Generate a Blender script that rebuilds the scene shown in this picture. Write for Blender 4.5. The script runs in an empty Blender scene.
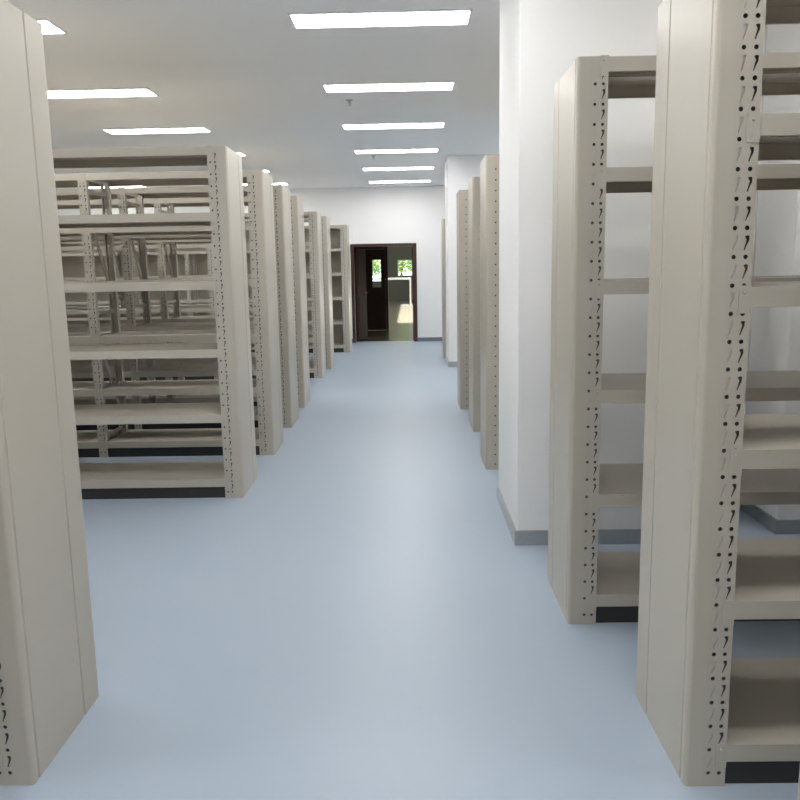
import bpy, bmesh, math, random
from mathutils import Vector, Matrix

random.seed(7)
S = bpy.context.scene
C = S.collection

# ------------------------------------------------------------------ camera
FPX = 800.0
CAM_H = 1.55
pitch = math.atan(132.0 / FPX)
roll = math.atan(87.0 / 4850.0)
yaw = -0.0153
F = Vector((math.sin(yaw) * math.cos(pitch), math.cos(yaw) * math.cos(pitch), -math.sin(pitch)))
R0 = Vector((math.cos(yaw), -math.sin(yaw), 0))
U0 = R0.cross(F)
R = R0 * math.cos(roll) - U0 * math.sin(roll)
U = R0 * math.sin(roll) + U0 * math.cos(roll)
cd = bpy.data.cameras.new('camera')
cam = bpy.data.objects.new('camera', cd)
C.objects.link(cam)
M = Matrix((R, U, -F)).transposed().to_4x4()
M.translation = Vector((0, 0, CAM_H))
cam.matrix_world = M
cd.sensor_width = 36.0
cd.lens = 36.0 * FPX / 800.0
cd.clip_end = 200
S.camera = cam

# ------------------------------------------------------------------ world, exposure
W = bpy.data.worlds.new('daylight')
S.world = W
W.use_nodes = True
bg = W.node_tree.nodes['Background']
bg.inputs[0].default_value = (0.80, 0.90, 1.0, 1)
bg.inputs[1].default_value = 4.0
sd = bpy.data.lights.new('sun', 'SUN')
sd.energy = 85.0
sd.angle = 0.01
sd.color = (1.0, 0.96, 0.88)
sun = bpy.data.objects.new('sun', sd)      # low sun that reaches the lobby floor through its side windows
C.objects.link(sun)
sun.rotation_euler = Vector((1, -0.03, -0.337)).to_track_quat('-Z', 'Y').to_euler()
S.view_settings.view_transform = 'Standard'
S.view_settings.look = 'None'
S.view_settings.gamma = 1
S.view_settings.use_curve_mapping = False
S.view_settings.exposure = 0.0
LAMP = 20.0
S.cycles.max_bounces = 10
S.cycles.diffuse_bounces = 7
S.cycles.sample_clamp_indirect = 12.0


# ------------------------------------------------------------------ materials
def mat(name, col, rough=0.5, metal=0.0, spec=0.5, nscale=8.0, namt=0.04, bump=0.0, bscale=60.0, rvar=0.0):
    m = bpy.data.materials.new(name)
    m.use_nodes = True
    nt = m.node_tree
    b = nt.nodes['Principled BSDF']
    b.inputs['Roughness'].default_value = rough
    b.inputs['Metallic'].default_value = metal
    b.inputs['Specular IOR Level'].default_value = spec
    tc = nt.nodes.new('ShaderNodeTexCoord')
    n = nt.nodes.new('ShaderNodeTexNoise')
    n.inputs['Scale'].default_value = nscale
    n.inputs['Detail'].default_value = 4
    nt.links.new(tc.outputs['Object'], n.inputs['Vector'])
    r = nt.nodes.new('ShaderNodeMixRGB')
    r.inputs[1].default_value = tuple(c * (1 - namt) for c in col) + (1,)
    r.inputs[2].default_value = tuple(min(1, c * (1 + namt)) for c in col) + (1,)
    nt.links.new(n.outputs['Fac'], r.inputs[0])
    nt.links.new(r.outputs[0], b.inputs['Base Color'])
    if rvar:
        mr = nt.nodes.new('ShaderNodeMapRange')
        mr.inputs['To Min'].default_value = rough - rvar
        mr.inputs['To Max'].default_value = rough + rvar
        nt.links.new(n.outputs['Fac'], mr.inputs['Value'])
        nt.links.new(mr.outputs[0], b.inputs['Roughness'])
    if bump:
        n2 = nt.nodes.new('ShaderNodeTexNoise')
        n2.inputs['Scale'].default_value = bscale
        n2.inputs['Detail'].default_value = 3
        nt.links.new(tc.outputs['Object'], n2.inputs['Vector'])
        bp = nt.nodes.new('ShaderNodeBump')
        bp.inputs['Strength'].default_value = bump
        bp.inputs['Distance'].default_value = 0.01
        nt.links.new(n2.outputs['Fac'], bp.inputs['Height'])
        nt.links.new(bp.outputs[0], b.inputs['Normal'])
    return m


def emit(name, col, s):
    m = bpy.data.materials.new(name)
    m.use_nodes = True
    nt = m.node_tree
    nt.nodes.remove(nt.nodes['Principled BSDF'])
    e = nt.nodes.new('ShaderNodeEmission')
    e.inputs[0].default_value = col + (1,)
    e.inputs[1].default_value = s
    nt.links.new(e.outputs[0], nt.nodes['Material Output'].inputs[0])
    return m


m_paint = mat('rack_paint', (0.48, 0.445, 0.385), 0.38, spec=0.45, nscale=3, namt=0.02, bump=0.02, bscale=400)
m_panel = mat('panel_paint', (0.48, 0.445, 0.38), 0.36, spec=0.5, nscale=2, namt=0.02, bump=0.02, bscale=300)
m_post = mat('post_paint', (0.47, 0.44, 0.385), 0.42, spec=0.45, nscale=4, namt=0.03, bump=0.02, bscale=400)
m_steel = mat('brushed_steel', (0.45, 0.47, 0.47), 0.32, metal=0.7, nscale=40, namt=0.1)
m_zinc = mat('zinc_rivet', (0.75, 0.75, 0.72), 0.3, metal=0.7)
m_wall = mat('wall_plaster', (0.875, 0.875, 0.875), 0.75, spec=0.25, nscale=1.2, namt=0.012, bump=0.05, bscale=30)
m_ceil = mat('ceiling_plaster', (0.93, 0.93, 0.925), 0.8, spec=0.2, nscale=0.8, namt=0.012, bump=0.03, bscale=20)
m_wood = mat('dark_wood', (0.042, 0.017, 0.012), 0.55, spec=0.25, nscale=9, namt=0.35, bump=0.05, bscale=40)
m_jamb = mat('red_brown_wood', (0.05, 0.018, 0.014), 0.35, nscale=9, namt=0.3)
m_chrome = mat('chrome', (0.7, 0.7, 0.7), 0.2, metal=1.0)
m_lobbywall = mat('lobby_wall', (0.20, 0.20, 0.185), 0.6)
m_frame = mat('white_aluminium', (0.75, 0.76, 0.77), 0.4)
m_base = mat('blue_grey_baseboard', (0.16, 0.19, 0.23), 0.4)
m_lampframe = mat('lamp_frame', (0.82, 0.82, 0.82), 0.4)
m_lamp = emit('lamp_diffuser', (1.0, 0.985, 0.95), LAMP)
m_leaf = mat('leaf', (0.20, 0.28, 0.07), 0.5, nscale=5, namt=0.5)
m_bark = mat('bark', (0.12, 0.08, 0.05), 0.9, nscale=20, namt=0.3)
m_grass = mat('lawn', (0.12, 0.2, 0.05), 0.9, nscale=6, namt=0.4)
m_brass = mat('sprinkler_metal', (0.55, 0.53, 0.48), 0.35, metal=0.9)
m_hole_shade = mat('hole_shade', (0.07, 0.07, 0.065), 0.5, metal=0.3)  # dark colour that stands for the shade inside the post holes
m_under_shade = mat('under_shelf_shade', (0.03, 0.03, 0.03), 0.7)  # black that stands for the deep shade under the bottom shelves

# floor epoxy: pale blue, broad faint mottling, satin
m_floor = mat('blue_epoxy', (0.385, 0.460, 0.560), 0.36, spec=0.4, nscale=0.9, namt=0.02, rvar=0.03)

m_glass = bpy.data.materials.new('clear_glass')
m_glass.use_nodes = True
gb = m_glass.node_tree.nodes['Principled BSDF']
gb.inputs['Base Color'].default_value = (0.95, 1, 0.98, 1)
gb.inputs['Roughness'].default_value = 0.02
gb.inputs['Transmission Weight'].default_value = 1.0
gb.inputs['IOR'].default_value = 1.1

m_tile = bpy.data.materials.new('lobby_tile')
m_tile.use_nodes = True
nt = m_tile.node_tree
tb = nt.nodes['Principled BSDF']
tb.inputs['Roughness'].default_value = 0.2
br = nt.nodes.new('ShaderNodeTexBrick')
br.offset = 0
br.inputs['Color1'].default_value = (0.20, 0.175, 0.145, 1)
br.inputs['Color2'].default_value = (0.17, 0.15, 0.125, 1)
br.inputs['Mortar'].default_value = (0.06, 0.05, 0.045, 1)
br.inputs['Scale'].default_value = 1.0
br.inputs['Brick Width'].default_value = 0.6
br.inputs['Row Height'].default_value = 0.6
br.inputs['Mortar Size'].default_value = 0.012
tcn = nt.nodes.new('ShaderNodeTexCoord')
nt.links.new(tcn.outputs['Object'], br.inputs['Vector'])
nt.links.new(br.outputs['Color'], tb.inputs['Base Color'])


# ------------------------------------------------------------------ mesh helpers
class MB:
    def __init__(s):
        s.v, s.f = [], []

    def box(s, x0, x1, y0, y1, z0, z1):
        n = len(s.v)
        s.v += [(x0, y0, z0), (x1, y0, z0), (x1, y1, z0), (x0, y1, z0),
                (x0, y0, z1), (x1, y0, z1), (x1, y1, z1), (x0, y1, z1)]
        for q in ((0, 3, 2, 1), (4, 5, 6, 7), (0, 1, 5, 4), (1, 2, 6, 5), (2, 3, 7, 6), (3, 0, 4, 7)):
            s.f.append(tuple(n + i for i in q))
        return s

    def prism(s, poly, z0, z1):
        """poly: ccw list of (x, y)"""
        n, k = len(s.v), len(poly)
        s.v += [(x, y, z0) for x, y in poly] + [(x, y, z1) for x, y in poly]
        s.f.append(tuple(n + i for i in reversed(range(k))))
        s.f.append(tuple(n + k + i for i in range(k)))
        for i in range(k):
            j = (i + 1) % k
            s.f.append((n + i, n + j, n + k + j, n + k + i))
        return s

    def bar(s, a, b, w, t):
        """flat bar between two points of a plane x = const: w in the plane, t along x"""
        a, b = Vector(a), Vector(b)
        d = (b - a).normalized()
        p = Vector((1, 0, 0)).cross(d) * (w / 2)
        q = Vector((t / 2, 0, 0))
        n = len(s.v)
        for c in (a, b):
            for e in (-p - q, p - q, p + q, -p + q):
                s.v.append(tuple(c + e))
        for q4 in ((0, 1, 2, 3), (7, 6, 5, 4), (0, 4, 5, 1), (1, 5, 6, 2), (2, 6, 7, 3), (3, 7, 4, 0)):
            s.f.append(tuple(n + i for i in q4))
        return s

    def cyl(s, c, r, h, axis='Z', n=16, r2=None):
        r2 = r if r2 is None else r2
        b = len(s.v)
        for k, (rr, hh) in enumerate(((r, 0), (r2, h))):
            for i in range(n):
                a = 2 * math.pi * i / n
                u, v = rr * math.cos(a), rr * math.sin(a)
                if axis == 'Z':
                    s.v.append((c[0] + u, c[1] + v, c[2] + hh))
                elif axis == 'Y':
                    s.v.append((c[0] + u, c[1] + hh, c[2] + v))
                else:
                    s.v.append((c[0] + hh, c[1] + u, c[2] + v))
        s.f.append(tuple(b + i for i in range(n)))
        s.f.append(tuple(b + n + i for i in reversed(range(n))))
        for i in range(n):
            j = (i + 1) % n
            s.f.append((b + i, b + n + i, b + n + j, b + j))
        return s

    def mesh(s, name, m, fix=True):
        me = bpy.data.meshes.new(name)
        me.from_pydata(s.v, [], s.f)
        me.materials.append(m)
        if fix:
            bm = bmesh.new()
            bm.from_mesh(me)
            bmesh.ops.recalc_face_normals(bm, faces=bm.faces)
            bm.to_mesh(me)
            bm.free()
        return me


def link(name, me, parent=None, loc=(0, 0, 0), rotz=0.0, bevel=0.0):
    o = bpy.data.objects.new(name, me)
    C.objects.link(o)
    o.location = loc
    o.rotation_euler = (0, 0, rotz)
    if parent:
        o.parent = parent
    if bevel:
        b = o.modifiers.new('bevel', 'BEVEL')
        b.width = bevel
        b.segments = 2
        b.limit_method = 'ANGLE'
    return o


def thing(name, label, cat, loc=(0, 0, 0), group=None):
    o = bpy.data.objects.new(name, None)
    o.empty_display_size = 0.2
    C.objects.link(o)
    o.location = loc
    o['label'] = label
    o['category'] = cat
    if group:
        o['group'] = group
    return o


def struct(name, mb, m, parent=None, bevel=0.0):
    o = link(name, mb.mesh(name, m), parent, bevel=bevel)
    if not parent:
        o['kind'] = 'structure'
    return o


# ------------------------------------------------------------------ the room
CEIL = 3.21
XL, XR, YB, YF = -7.6, 4.8, -3.6, 17.0
DX0, DX1, DH = -1.21, 0.10, 2.03        # doorway in the far wall
LX0, LX1, LYE = -3.2, 1.7, 40.0         # lobby beyond it

struct('floor', MB().box(XL, XR, YB, YF + 0.2, -0.1, 0), m_floor)
struct('ceiling', MB().box(XL, XR, YB, YF + 0.2, CEIL, CEIL + 0.1), m_ceil)
struct('wall_left', MB().box(XL - 0.2, XL, YB, YF + 0.2, 0, CEIL), m_wall)
struct('wall_right', MB().box(XR, XR + 0.2, YB, YF + 0.2, 0, CEIL), m_wall)
struct('wall_back', MB().box(XL, XR, YB - 0.2, YB, 0, CEIL), m_wall)
w = MB()
w.box(XL, DX0, YF, YF + 0.2, 0, CEIL)
w.box(DX1, XR, YF, YF + 0.2, 0, CEIL)
w.box(DX0, DX1, YF, YF + 0.2, DH, CEIL)
struct('wall_front', w, m_wall)
# wall with projecting pier that closes the stack area on the right
struct('wall_pier', MB().prism([(0.575, 4.32), (1.45, 4.32), (1.45, 4.95), (2.09, 4.95), (2.09, 4.45), (2.9, 4.45),
                                (2.9, 5.25), (0.575, 5.25)], 0, CEIL), m_wall, bevel=0.006)
struct('wall_column', MB().box(0.59, 2.1, 12.5, 13.45, 0, CEIL), m_wall, bevel=0.006)

# baseboards
b = 0.012
struct('baseboard_pier', MB().box(0.575 - b, 0.575, 4.32 - b, 5.25, 0, 0.085).box(0.575, 1.45 + b, 4.32 - b, 4.32, 0, 0.085)
       .box(1.45, 1.45 + b, 4.32, 4.95, 0, 0.085).box(1.45 + b, 2.09 - b, 4.95 - b, 4.95, 0, 0.085)
       .box(2.09 - b, 2.09, 4.45 - b, 4.95, 0, 0.085).box(2.09, 2.9, 4.45 - b, 4.45, 0, 0.085), m_steel, bevel=0.002)
struct('baseboard_column', MB().box(0.59 - b, 0.59, 12.5 - b, 13.45, 0, 0.085).box(0.59, 2.1, 12.5 - b, 12.5, 0, 0.085), m_steel)
struct('baseboard_front', MB().box(XL, DX0 - 0.02, YF - b, YF, 0, 0.085).box(DX1 + 0.04, XR, YF - b, YF, 0, 0.085), m_base)
struct('baseboard_left', MB().box(XL, XL + b, YB, YF - b, 0, 0.085), m_base)
struct('baseboard_right', MB().box(XR - b, XR, YB, YF - b, 0, 0.085), m_base)

# doorway trim and open leaves
t = MB()
t.box(DX0 - 0.03, DX0 + 0.03, YF - 0.02, YF + 0.22, 0, DH + 0.03)
t.box(DX1 - 0.04, DX1 + 0.04, YF - 0.02, YF + 0.22, 0, DH + 0.03)
t.box(DX0 + 0.03, DX1 - 0.04, YF - 0.02, YF + 0.22, DH - 0.03, DH + 0.03)
struct('trim_1', t, m_jamb, bevel=0.004)


def door_leaf(name, w_, h_, loc, rotz, glass=None, m=m_wood, handle_side=1):
    """leaf in local x 0..w_, hinge at x = 0"""
    mb = MB()
    T = 0.022
    if glass:
        gx0, gx1, gz0, gz1 = glass
        mb.box(0, gx0, -T, T, 0.003, h_)
        mb.box(gx1, w_, -T, T, 0.003, h_)
        mb.box(gx0, gx1, -T, T, 0.003, gz0)
        mb.box(gx0, gx1, -T, T, gz1, h_)
    else:
        mb.box(0, w_, -T, T, 0.01, h_)
        for z0, z1 in ((0.25, 0.95), (1.15, h_ - 0.2)):   # raised field mouldings
            mb.box(0.1, w_ - 0.1, -T - 0.006, T + 0.006, z0, z1)
    o = link(name, mb.mesh(name, m), None, loc, rotz, bevel=0.003)
    o['kind'] = 'structure'
    if glass:
        link('pane', MB().box(gx0, gx1, -0.004, 0.004, gz0, gz1).mesh('pane', m_glass), o)
        g = MB()
        for x0, x1, z0, z1 in ((gx0 - .02, gx0, gz0 - .02, gz1 + .02), (gx1, gx1 + .02, gz0 - .02, gz1 + .02),
                               (gx0, gx1, gz0 - .02, gz0), (gx0, gx1, gz1, gz1 + .02)):
            g.box(x0, x1, -T - 0.008, T + 0.008, z0, z1)
        link('glazing_bead', g.mesh('glazing_bead', m_jamb), o)
    hx = w_ - 0.07 if handle_side > 0 else 0.07
    h = MB()
    for s in (-1, 1):
        h.box(hx - 0.02, hx + 0.02, s * T if s > 0 else -T - 0.006, T + 0.006 if s > 0 else -T, 0.92, 1.12)
        h.cyl((hx, s * (T + 0.006), 1.03), 0.009, s * 0.045, 'Y', 10)
        h.box(min(hx, hx - handle_side * 0.11), max(hx, hx - handle_side * 0.11), s * (T + 0.051) - 0.007, s * (T + 0.051) + 0.007,
              1.022, 1.038)
    link('door_handle', h.mesh('door_handle', m_chrome), o)
    return o


door_leaf('door_1', 0.62, 1.98, (DX0 + 0.05, YF + 0.25, 0), math.radians(74))
door_leaf('door_2', 0.62, 1.98, (DX1 - 0.03, YF + 0.25, 0), math.radians(82))

# lobby shell
struct('floor_lobby', MB().box(LX0, LX1, YF + 0.2, LYE + 0.2, -0.1, -0.001), m_tile)
struct('ceiling_lobby', MB().box(LX0, LX1, YF + 0.2, LYE + 0.2, 2.9, 3.0), m_ceil)
struct('wall_lobby_left', MB().box(LX0 - 0.2, LX0, YF + 0.2, 23.0, 0, 3).box(LX0 - 0.2, LX0, 35.06, LYE + 0.2, 0, 3)
       .box(LX0 - 0.2, LX0, 23.0, 35.06, 0, 0.9).box(LX0 - 0.2, LX0, 23.0, 35.06, 2.5, 3), m_lobbywall)
struct('wall_lobby_right', MB().box(LX1, LX1 + 0.2, YF + 0.2, LYE + 0.2, 0, 3), m_lobbywall)
PX = -0.56
# dark timber partition with a glazed door in it
w = MB()
w.box(LX0, -1.32, 20.3, 20.45, 0, 2.9)
w.box(-0.62, PX, 20.3, 20.45, 0, 2.9)
w.box(-1.32, -0.62, 20.3, 20.45, 2.03, 2.9)
struct('wall_partition', w, m_wood)
door_leaf('door_3', 0.69, 2.02, (-1.315, 20.36, 0), 0, glass=(0.37, 0.58, 1.08, 1.76), handle_side=-1)
# glazed openings at the end of the lobby and along its left side
WS = [(-2.2, -1.25, 0.9, 2.3), (-0.62, 0.12, 1.15, 1.95)]
w = MB()
w.box(LX0, -2.2, LYE, LYE + 0.2, 0, 2.9)
w.box(-1.25, -0.62, LYE, LYE + 0.2, 0, 2.9)
w.box(0.12, LX1, LYE, LYE + 0.2, 0, 2.9)
for x0, x1, z0, z1 in WS:
    w.box(x0, x1, LYE, LYE + 0.2, 0, z0)
    w.box(x0, x1, LYE, LYE + 0.2, z1, 2.9)
struct('wall_lobby_end', w, m_lobbywall)
for i, (x0, x1, z0, z1) in enumerate(WS):
    e_ = 0.04
    wn = struct('window_%d' % (i + 1), MB().box(x0, x0 + e_, LYE, LYE + 0.1, z0, z1).box(x1 - e_, x1, LYE, LYE + 0.1, z0, z1)
                .box(x0 + e_, x1 - e_, LYE, LYE + 0.1, z0, z0 + e_).box(x0 + e_, x1 - e_, LYE, LYE + 0.1, z1 - e_, z1), m_frame)
    link('window_pane', MB().box(x0 + e_, x1 - e_, LYE + 0.04, LYE + 0.05, z0 + e_, z1 - e_).mesh('window_pane', m_glass), wn)
wn = MB()
for k in range(5):
    y0 = 23.0 + 3.0 * k
    wn.box(LX0 - 0.15, LX0 - 0.05, y0, y0 + 0.06, 0.9, 2.5)
wn.box(LX0 - 0.15, LX0 - 0.05, 23.06, 35.0, 2.44, 2.5).box(LX0 - 0.15, LX0 - 0.05, 23.06, 35.0, 0.9, 0.96)
struct('window_3', wn, m_frame)
# white handrail across the lobby
struct('trim_2', MB().box(PX + 0.35, 0.0, 30.0, 30.06, 1.12, 1.2).box(PX - 2.6, PX + 0.35, 30.0, 30.06, 1.12, 1.2)
       .box(-0.03, 0.03, 29.98, 30.08, 0, 1.2).box(-1.6, -1.54, 29.98, 30.08, 0, 1.12), m_frame)
struct('ground', MB().box(-30, 12, YF + 0.2, 62, -0.25, -0.12), m_grass)


def tree(loc, h, r, label, seed):
    rr = random.Random(seed)
    t = thing('garden_tree', label, 'tree', loc, 'trees outside the lobby window')
    tr = MB()
    tr.cyl((0, 0, 0), 0.09, h * 0.55, 'Z', 10, 0.05)
    for k in range(5):
        a = k * 1.3
        n0 = len(tr.v)
        tr.cyl((0, 0, h * 0.4), 0.035, h * 0.4, 'Z', 6, 0.012)
        for i in range(n0, len(tr.v)):
            x, y, z = tr.v[i]
            q = (z - h * 0.4) * 0.7
            tr.v[i] = (x + q * math.cos(a), y + q * math.sin(a), z)
    link('trunk', tr.mesh('trunk', m_bark), t)
    lf = MB()
    for _ in range(2600):
        u = Vector((rr.gauss(0, 1), rr.gauss(0, 1), rr.gauss(0, 1))).normalized() * r * rr.random() ** 0.4
        c = Vector((u.x, u.y, h * 0.66 + u.z * h * 0.3 / r))
        a = Vector((rr.gauss(0, 1), rr.gauss(0, 1), rr.gauss(0, 1))).normalized() * 0.09
        bb = a.orthogonal().normalized() * 0.045
        n = len(lf.v)
        lf.v += [tuple(c - a), tuple(c + bb), tuple(c + a), tuple(c - bb)]
        lf.f.append((n, n + 1, n + 2, n + 3))
    link('foliage', lf.mesh('foliage', m_leaf, False), t)


tree((-0.5, 45.0, -0.12), 3.6, 1.5, 'leafy green tree outside the lobby window, right one of the pair', 3)
tree((-2.6, 47.5, -0.12), 3.2, 1.3, 'leafy green tree outside the lobby window, left one of the pair', 5)

# ------------------------------------------------------------------ racks
H = 2.35
PW = 0.070        # post width
PD = 0.045        # post depth
FL = 0.052        # front flange of the end panel
D = 0.53          # rack depth
BAY = 1.45
LIP = 0.055
TOPS = [0.135, 0.585, 1.032, 1.483, 1.930, 2.348]


def post_mesh(closed):
    mb = MB()
    th = 0.002
    x0, x1 = -PW / 2, PW / 2

    def ring(cx0, cx1, cz0, cz1, hole):
        """plate cell with an eight-point hole, walls of the hole included"""
        mx, mz = (cx0 + cx1) / 2, (cz0 + cz1) / 2
        outer = [(cx0, cz0), (mx, cz0), (cx1, cz0), (cx1, mz), (cx1, cz1), (mx, cz1), (cx0, cz1), (cx0, mz)]
        n = len(mb.v)
        mb.v += [(x, 0, z) for x, z in outer] + [(x, 0, z) for x, z in hole] + [(x, th, z) for x, z in hole] + \
                [(x, th, z) for x, z in outer]
        for i in range(8):
            j = (i + 1) % 8
            mb.f.append((n + i, n + j, n + 8 + j, n + 8 + i))
            mb.f.append((n + 8 + i, n + 8 + j, n + 16 + j, n + 16 + i))
            mb.f.append((n + 16 + i, n + 16 + j, n + 24 + j, n + 24 + i))
    pitch_ = 0.076
    hd = 0.026
    z = 0.03
    cols = ((x0 + 0.003, 0.0), (0.0, x1 - 0.003))
    mb.box(x0, x1, 0, th, 0, z)
    while z + pitch_ < H - 0.01:
        for c0, c1 in cols:
            mx = (c0 + c1) / 2
            r = 0.0066
            zc = z + hd / 2
            ring(c0, c1, z, z + hd, [(mx - r * .7, zc - r * .7), (mx, zc - r), (mx + r * .7, zc - r * .7), (mx + r, zc),
                                     (mx + r * .7, zc + r * .7), (mx, zc + r), (mx - r * .7, zc + r * .7), (mx - r, zc)])
            a, e = z + hd + 0.006, z + pitch_ - 0.006
            # teardrop keyhole: round head at the top right, narrow slanting tail
            ring(c0, c1, z + hd, z + pitch_, [(mx - 0.0062, a), (mx - 0.0030, a - 0.001), (mx - 0.0010, a + 0.006), (mx + 0.0075, e - 0.014),
                                              (mx + 0.0080, e - 0.002), (mx + 0.0020, e), (mx - 0.0050, e - 0.003), (mx + 0.0005, e - 0.012)])
        mb.box(x0 + 0.006, -0.002, th + 0.0012, th + 0.0030, z + hd + 0.002, z + pitch_ - 0.002)   # closed behind this column
        z += pitch_
    for c in (x0, x1 - 0.003):
        mb.box(c, c + 0.003, 0, th, 0.03, z)
    mb.box(x0, x1, 0, th, z, H)
    mb.box(x0, x0 + 0.002, th, PD, 0, H)
    mb.box(x1 - 0.002, x1, th, PD, 0, H)
    if closed:
        n_shade = len(mb.f)
        mb.box(x0 + 0.002, x1 - 0.002, 0.012, 0.014, 0, H)      # dark insert, paints the shade seen through the holes
        mb.box(x0 + 0.002, x1 - 0.002, PD - 0.002, PD, 0, H)
    else:      # open channel with narrow return lips
        mb.box(x0 + 0.002, x0 + 0.012, PD - 0.002, PD, 0, H)
        mb.box(x1 - 0.012, x1 - 0.002, PD - 0.002, PD, 0, H)
    mb.box(x0 + 0.002, x1 - 0.002, th, PD - 0.002, 0, 0.004)
    me = mb.mesh('post', m_post, False)
    if closed:
        me.materials.append(m_hole_shade)
        for i in range(n_shade, n_shade + 6):
            me.polygons[i].material_index = 1
    return me


def panel_mesh(side):
    """end panel: folded steel cover, x = 0 is its outer face, body towards +x"""
    mb = MB()
    r = 0.014
    # outline in plan (x, y), y = 0 front of the rack
    g = D - 0.14
    out = []
    for k in range(5):      # rounded near edge
        a = math.radians(90 * k / 4)
        out.append((r - r * math.sin(a) if False else r * (1 - math.sin(a)), r * (1 - math.cos(a)) if False else r * (1 - math.cos(a))))
    front = [(FL, 0.0)] + [(r * (1 - math.sin(math.radians(a))), r * (1 - math.cos(math.radians(a)))) for a in (0, 22, 45, 67, 90)]
    side_pts = [(0.0, 0.030), (0.005, 0.034), (0.005, 0.038), (0.0, 0.042), (0.0, g - 0.006), (0.006, g - 0.003), (0.006, g + 0.003),
                (0.0, g + 0.006)]
    rear = [(r * (1 - math.cos(math.radians(a))), D - r + r * math.sin(math.radians(a))) for a in (0, 22, 45, 67, 90)] + [(FL, D)]
    inner = [(FL, D - 0.002), (0.022, D - 0.002), (0.022, 0.002), (FL, 0.002)]
    poly = front + side_pts + rear + inner
    if side < 0:
        poly = [(-x, y) for x, y in poly]
    n, k = 0, len(poly)
    z0, z1 = 0.0, H
    mb.v = [(x, y, z0) for x, y in poly] + [(x, y, z1) for x, y in poly]
    for i in range(k):
        j = (i + 1) % k
        mb.f.append((i, j, k + j, k + i))
    mb.f.append(tuple(range(k)))
    mb.f.append(tuple(reversed(range(k, 2 * k))))
    me = mb.mesh('end_panel', m_panel)
    return me


def shelf_mesh(BAY):
    """one pressed shelf, x 0..L between posts, y 0..D, top surface at z = 0"""
    L = BAY - PW
    t = 0.0025
    mb = MB()
    x0, x1 = 0.001, L - 0.001
    mb.box(x0, x1, 0.004, D - 0.004, -t, 0)
    for y0, y1, ya, yb in ((0.0, 0.004, 0.004, 0.012), (D - 0.004, D, D - 0.012, D - 0.004)):
        mb.box(x0, x1, y0, y1, -LIP, 0.0)
        mb.box(x0, x1, ya, yb, -LIP, -LIP + t)
    for x in (x0, x1 - 0.002):
        mb.box(x, x + 0.002, 0.004, D - 0.004, -0.035, -t)
    # stiffening channel under the shelf
    for yc in (D / 2,):
        mb.box(x0 + 0.002, x1 - 0.002, yc - 0.025, yc - 0.022, -0.025, -t)
        mb.box(x0 + 0.002, x1 - 0.002, yc + 0.022, yc + 0.025, -0.025, -t)
        mb.box(x0 + 0.002, x1 - 0.002, yc - 0.022, yc + 0.022, -0.025, -0.022)
    return mb.mesh('shelf', m_paint)


def bracket_mesh(sx):
    """end plate riveted over the post; sits just proud of the front, extends sx * 0.03 over the post"""
    mb = MB()
    a, c = sorted((sx * 0.033, 0.0))
    mb.prism([(a, -0.0035), (c, -0.0035), (c, -0.0002), (a, -0.0002)], -LIP - 0.016, 0.004)
    for z in (-0.008,):
        mb.cyl((sx * 0.018, -0.0035, z - 0.006), 0.005, -0.003, 'Y', 10, 0.003)
    mb.cyl((sx * 0.018, -0.0035, -0.055), 0.004, -0.0012, 'Y', 10, 0.004)
    return mb.mesh('shelf_bracket', m_post)


def brace_mesh():
    """ladder bracing between the front and the rear post of one frame"""
    mb = MB()
    ya, yb = PD - 0.004, D - PD + 0.004
    for z in (0.17, 1.22, 2.22):
        mb.bar((0, ya, z), (0, yb, z), 0.03, 0.012)
    for p, q in ((2.12, 1.34), (1.10, 0.30)):
        mb.bar((0, ya, p), (0, yb, q), 0.040, 0.012)
    return mb.mesh('frame_brace', m_post)


ME_POST, ME_OPEN, ME_BRACE = post_mesh(True), post_mesh(False), brace_mesh()
ME_SHELF, ME_SHADE = {}, {}
ME_PANEL = {1: panel_mesh(1), -1: panel_mesh(-1)}
ME_BR = {1: bracket_mesh(1), -1: bracket_mesh(-1)}


def rack(xface, y, side, bays, label, group, BAY=1.45, back=False):
    """side +1: the rack runs towards +x from its aisle panel at xface, -1 towards -x"""
    t = thing('storage_rack', label, 'rack', (xface, y, 0), group)
    if BAY not in ME_SHELF:
        ME_SHELF[BAY] = shelf_mesh(BAY)
        ME_SHADE[BAY] = MB().box(0.001, BAY - PW - 0.001, 0.012, 0.016, 0.0, 0.078).box(0.001, BAY - PW - 0.001, D - 0.016, D - 0.012, 0.0, 0.078).mesh('shade_strip', m_under_shade)  # black strips painting in the shadow below the bottom shelf
    link('end_panel', ME_PANEL[side], t)
    xs = [side * (FL + PW / 2 + k * BAY) for k in range(bays + 1)]
    for x in xs:
        link('post', ME_POST, t, (x, 0, 0))
        link('post', ME_OPEN, t, (x, D, 0), math.pi)
        link('frame_brace', ME_BRACE, t, (x, 0, 0))
    link('end_panel', ME_PANEL[-side], t, (xs[-1] + side * (PW / 2 + FL), 0, 0))
    for k in range(bays):
        xa = min(xs[k], xs[k + 1]) + PW / 2
        link('shade_strip', ME_SHADE[BAY], t, (xa, 0, 0))
        for z in TOPS:
            s = link('shelf', ME_SHELF[BAY], t, (xa, 0, z))
            link('shelf_bracket', ME_BR[-1], s, (0, 0, 0))
            link('shelf_bracket', ME_BR[1], s, (BAY - PW, 0, 0))
        if back:
            link('back_panel', MB().box(0.002, BAY - PW - 0.002, D + 0.001, D + 0.003, 0.08, H).mesh('back_panel', m_panel), t, (xa, 0, 0))
    return t


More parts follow.
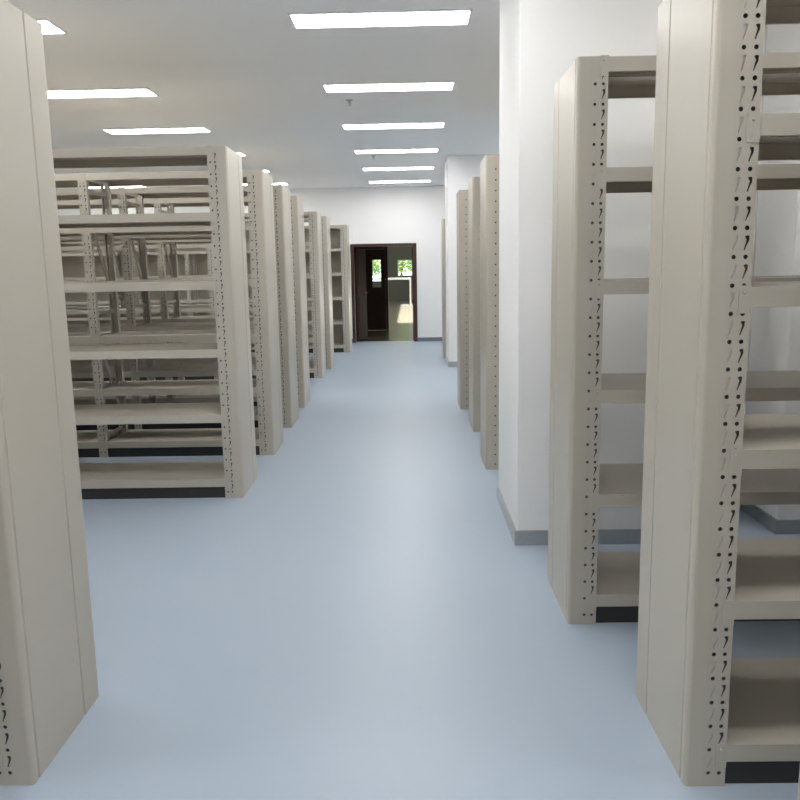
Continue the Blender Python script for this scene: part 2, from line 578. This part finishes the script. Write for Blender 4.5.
GL = 'storage racks in rows left of the aisle'
GR = 'storage racks in rows right of the aisle'
left = [(-1.18, 2.22, 'grey steel rack at the left edge, nearest, only its tall end panel in view'),
        (-1.18, 5.34, 'first full rack on the left, six open shelves facing the viewer'),
        (-1.18, 6.62, 'grey steel rack standing right behind the first full rack on the left'),
        (-1.20, 7.80, 'third grey rack on the left, between the second rack and the fourth narrow end'),
        (-1.22, 8.95, 'last of the four tightly spaced grey racks on the left, before the gap'),
        (-1.29, 11.45, 'grey rack on the left right after the gap, short view of its shelves'),
        (-1.26, 12.45, 'narrow grey rack end between the rack after the gap and the rack by the doorway'),
        (-1.15, 15.00, 'farthest grey rack on the left, next to the dark doorway')]
left += [(-1.18, 1.02, 'added unseen grey rack shading the near racks, beside the viewer, just outside the left edge of the view'),  # unseen racks added to keep light off the nearest racks
         (-1.18, -0.18, 'added unseen grey rack blocking light, behind the viewer on the left of the aisle')]
for i, (x, y, l) in enumerate(left):
    rack(x, y, -1, 4, l, GL, BAY=1.37 if 5 < y < 7 else 1.45, back=y > 14)
right = [(0.797, 2.19, 2, 'largest grey rack in the right foreground with perforated post and riveted brackets'),
         (0.665, 3.30, 2, 'grey rack on the right between the foreground rack and the white pier'),
         (0.563, 6.02, 2, 'grey rack on the right directly behind the white pier'),
         (0.575, 7.46, 2, 'middle of the three grey racks seen past the white pier'),
         (0.53, 8.68, 2, 'farthest of the three grey racks just past the white pier, beside white column'),
         (0.555, 13.72, 2, 'thin sliver of grey rack beyond the white column near the far wall')]
right += [(0.80, 1.02, 2, 'added unseen grey rack shading the near racks, beside the viewer, just outside the right edge of the view'),  # added out of view, shade the front of the right foreground rack
          (0.80, -0.18, 2, 'added unseen grey rack blocking light, behind the viewer on the right of the aisle')]
for x, y, n, l in right:
    rack(x, y, 1, n, l, GR)

# ------------------------------------------------------------------ ceiling lights, sprinklers
LL, LW = 1.175, 0.28
fr = MB()
e = 0.016
fr.box(-LL / 2 - e, LL / 2 + e, -LW / 2 - e, -LW / 2, -0.012, 0).box(-LL / 2 - e, LL / 2 + e, LW / 2, LW / 2 + e, -0.012, 0)
fr.box(-LL / 2 - e, -LL / 2, -LW / 2, LW / 2, -0.012, 0).box(LL / 2, LL / 2 + e, -LW / 2, LW / 2, -0.012, 0)
ME_LF = fr.mesh('lamp_frame', m_lampframe)
ME_LD = MB().box(-LL / 2, LL / 2, -LW / 2, LW / 2, -0.014, -0.001).mesh('diffuser', m_lamp)
cols = [(-0.17, 'row over the aisle'), (-2.96, 'row over the left racks'), (-5.75, 'outer row along the left wall'),
        (2.62, 'row over the right racks')]
yl = [5.72 + 2.05 * k for k in range(-4, 6)]
ordn = ['first', 'second', 'third', 'fourth', 'fifth', 'sixth', 'seventh', 'eighth', 'ninth', 'tenth']
for cx, cn in cols:
    for i, y in enumerate(yl):
        if y < 5:
            l = 'ceiling light panel overhead or behind the viewer, ' + ordn[3 - i] + ' in ' + cn
        else:
            l = ordn[i - 4] + ' lit ceiling panel from the viewer in the ' + cn
        t = thing('ceiling_light', l, 'light', (cx, y, CEIL), 'rectangular ceiling light panels')
        link('lamp_frame', ME_LF, t)
        link('diffuser', ME_LD, t)

sp = MB().cyl((0, 0, -0.006), 0.035, 0.006, n=20).cyl((0, 0, -0.035), 0.011, 0.03, n=12).cyl((0, 0, -0.05), 0.003, 0.016, n=8)
sp.cyl((0, 0, -0.052), 0.018, 0.003, n=16)
ME_SP = sp.mesh('ceiling_sprinkler', m_brass)
for x, y, l in ((-0.58, 8.35, 'small sprinkler head on the ceiling behind the second aisle light'),
                (-3.93, 8.45, 'small sprinkler head on the ceiling at the left, before the left light panel'),
                (-0.52, 12.35, 'small sprinkler head on the ceiling just past the fourth aisle light')):
    o = link('ceiling_sprinkler', ME_SP, None, (x, y, CEIL))
    o['label'] = l
    o['category'] = 'sprinkler'
    o['group'] = 'ceiling sprinkler heads'
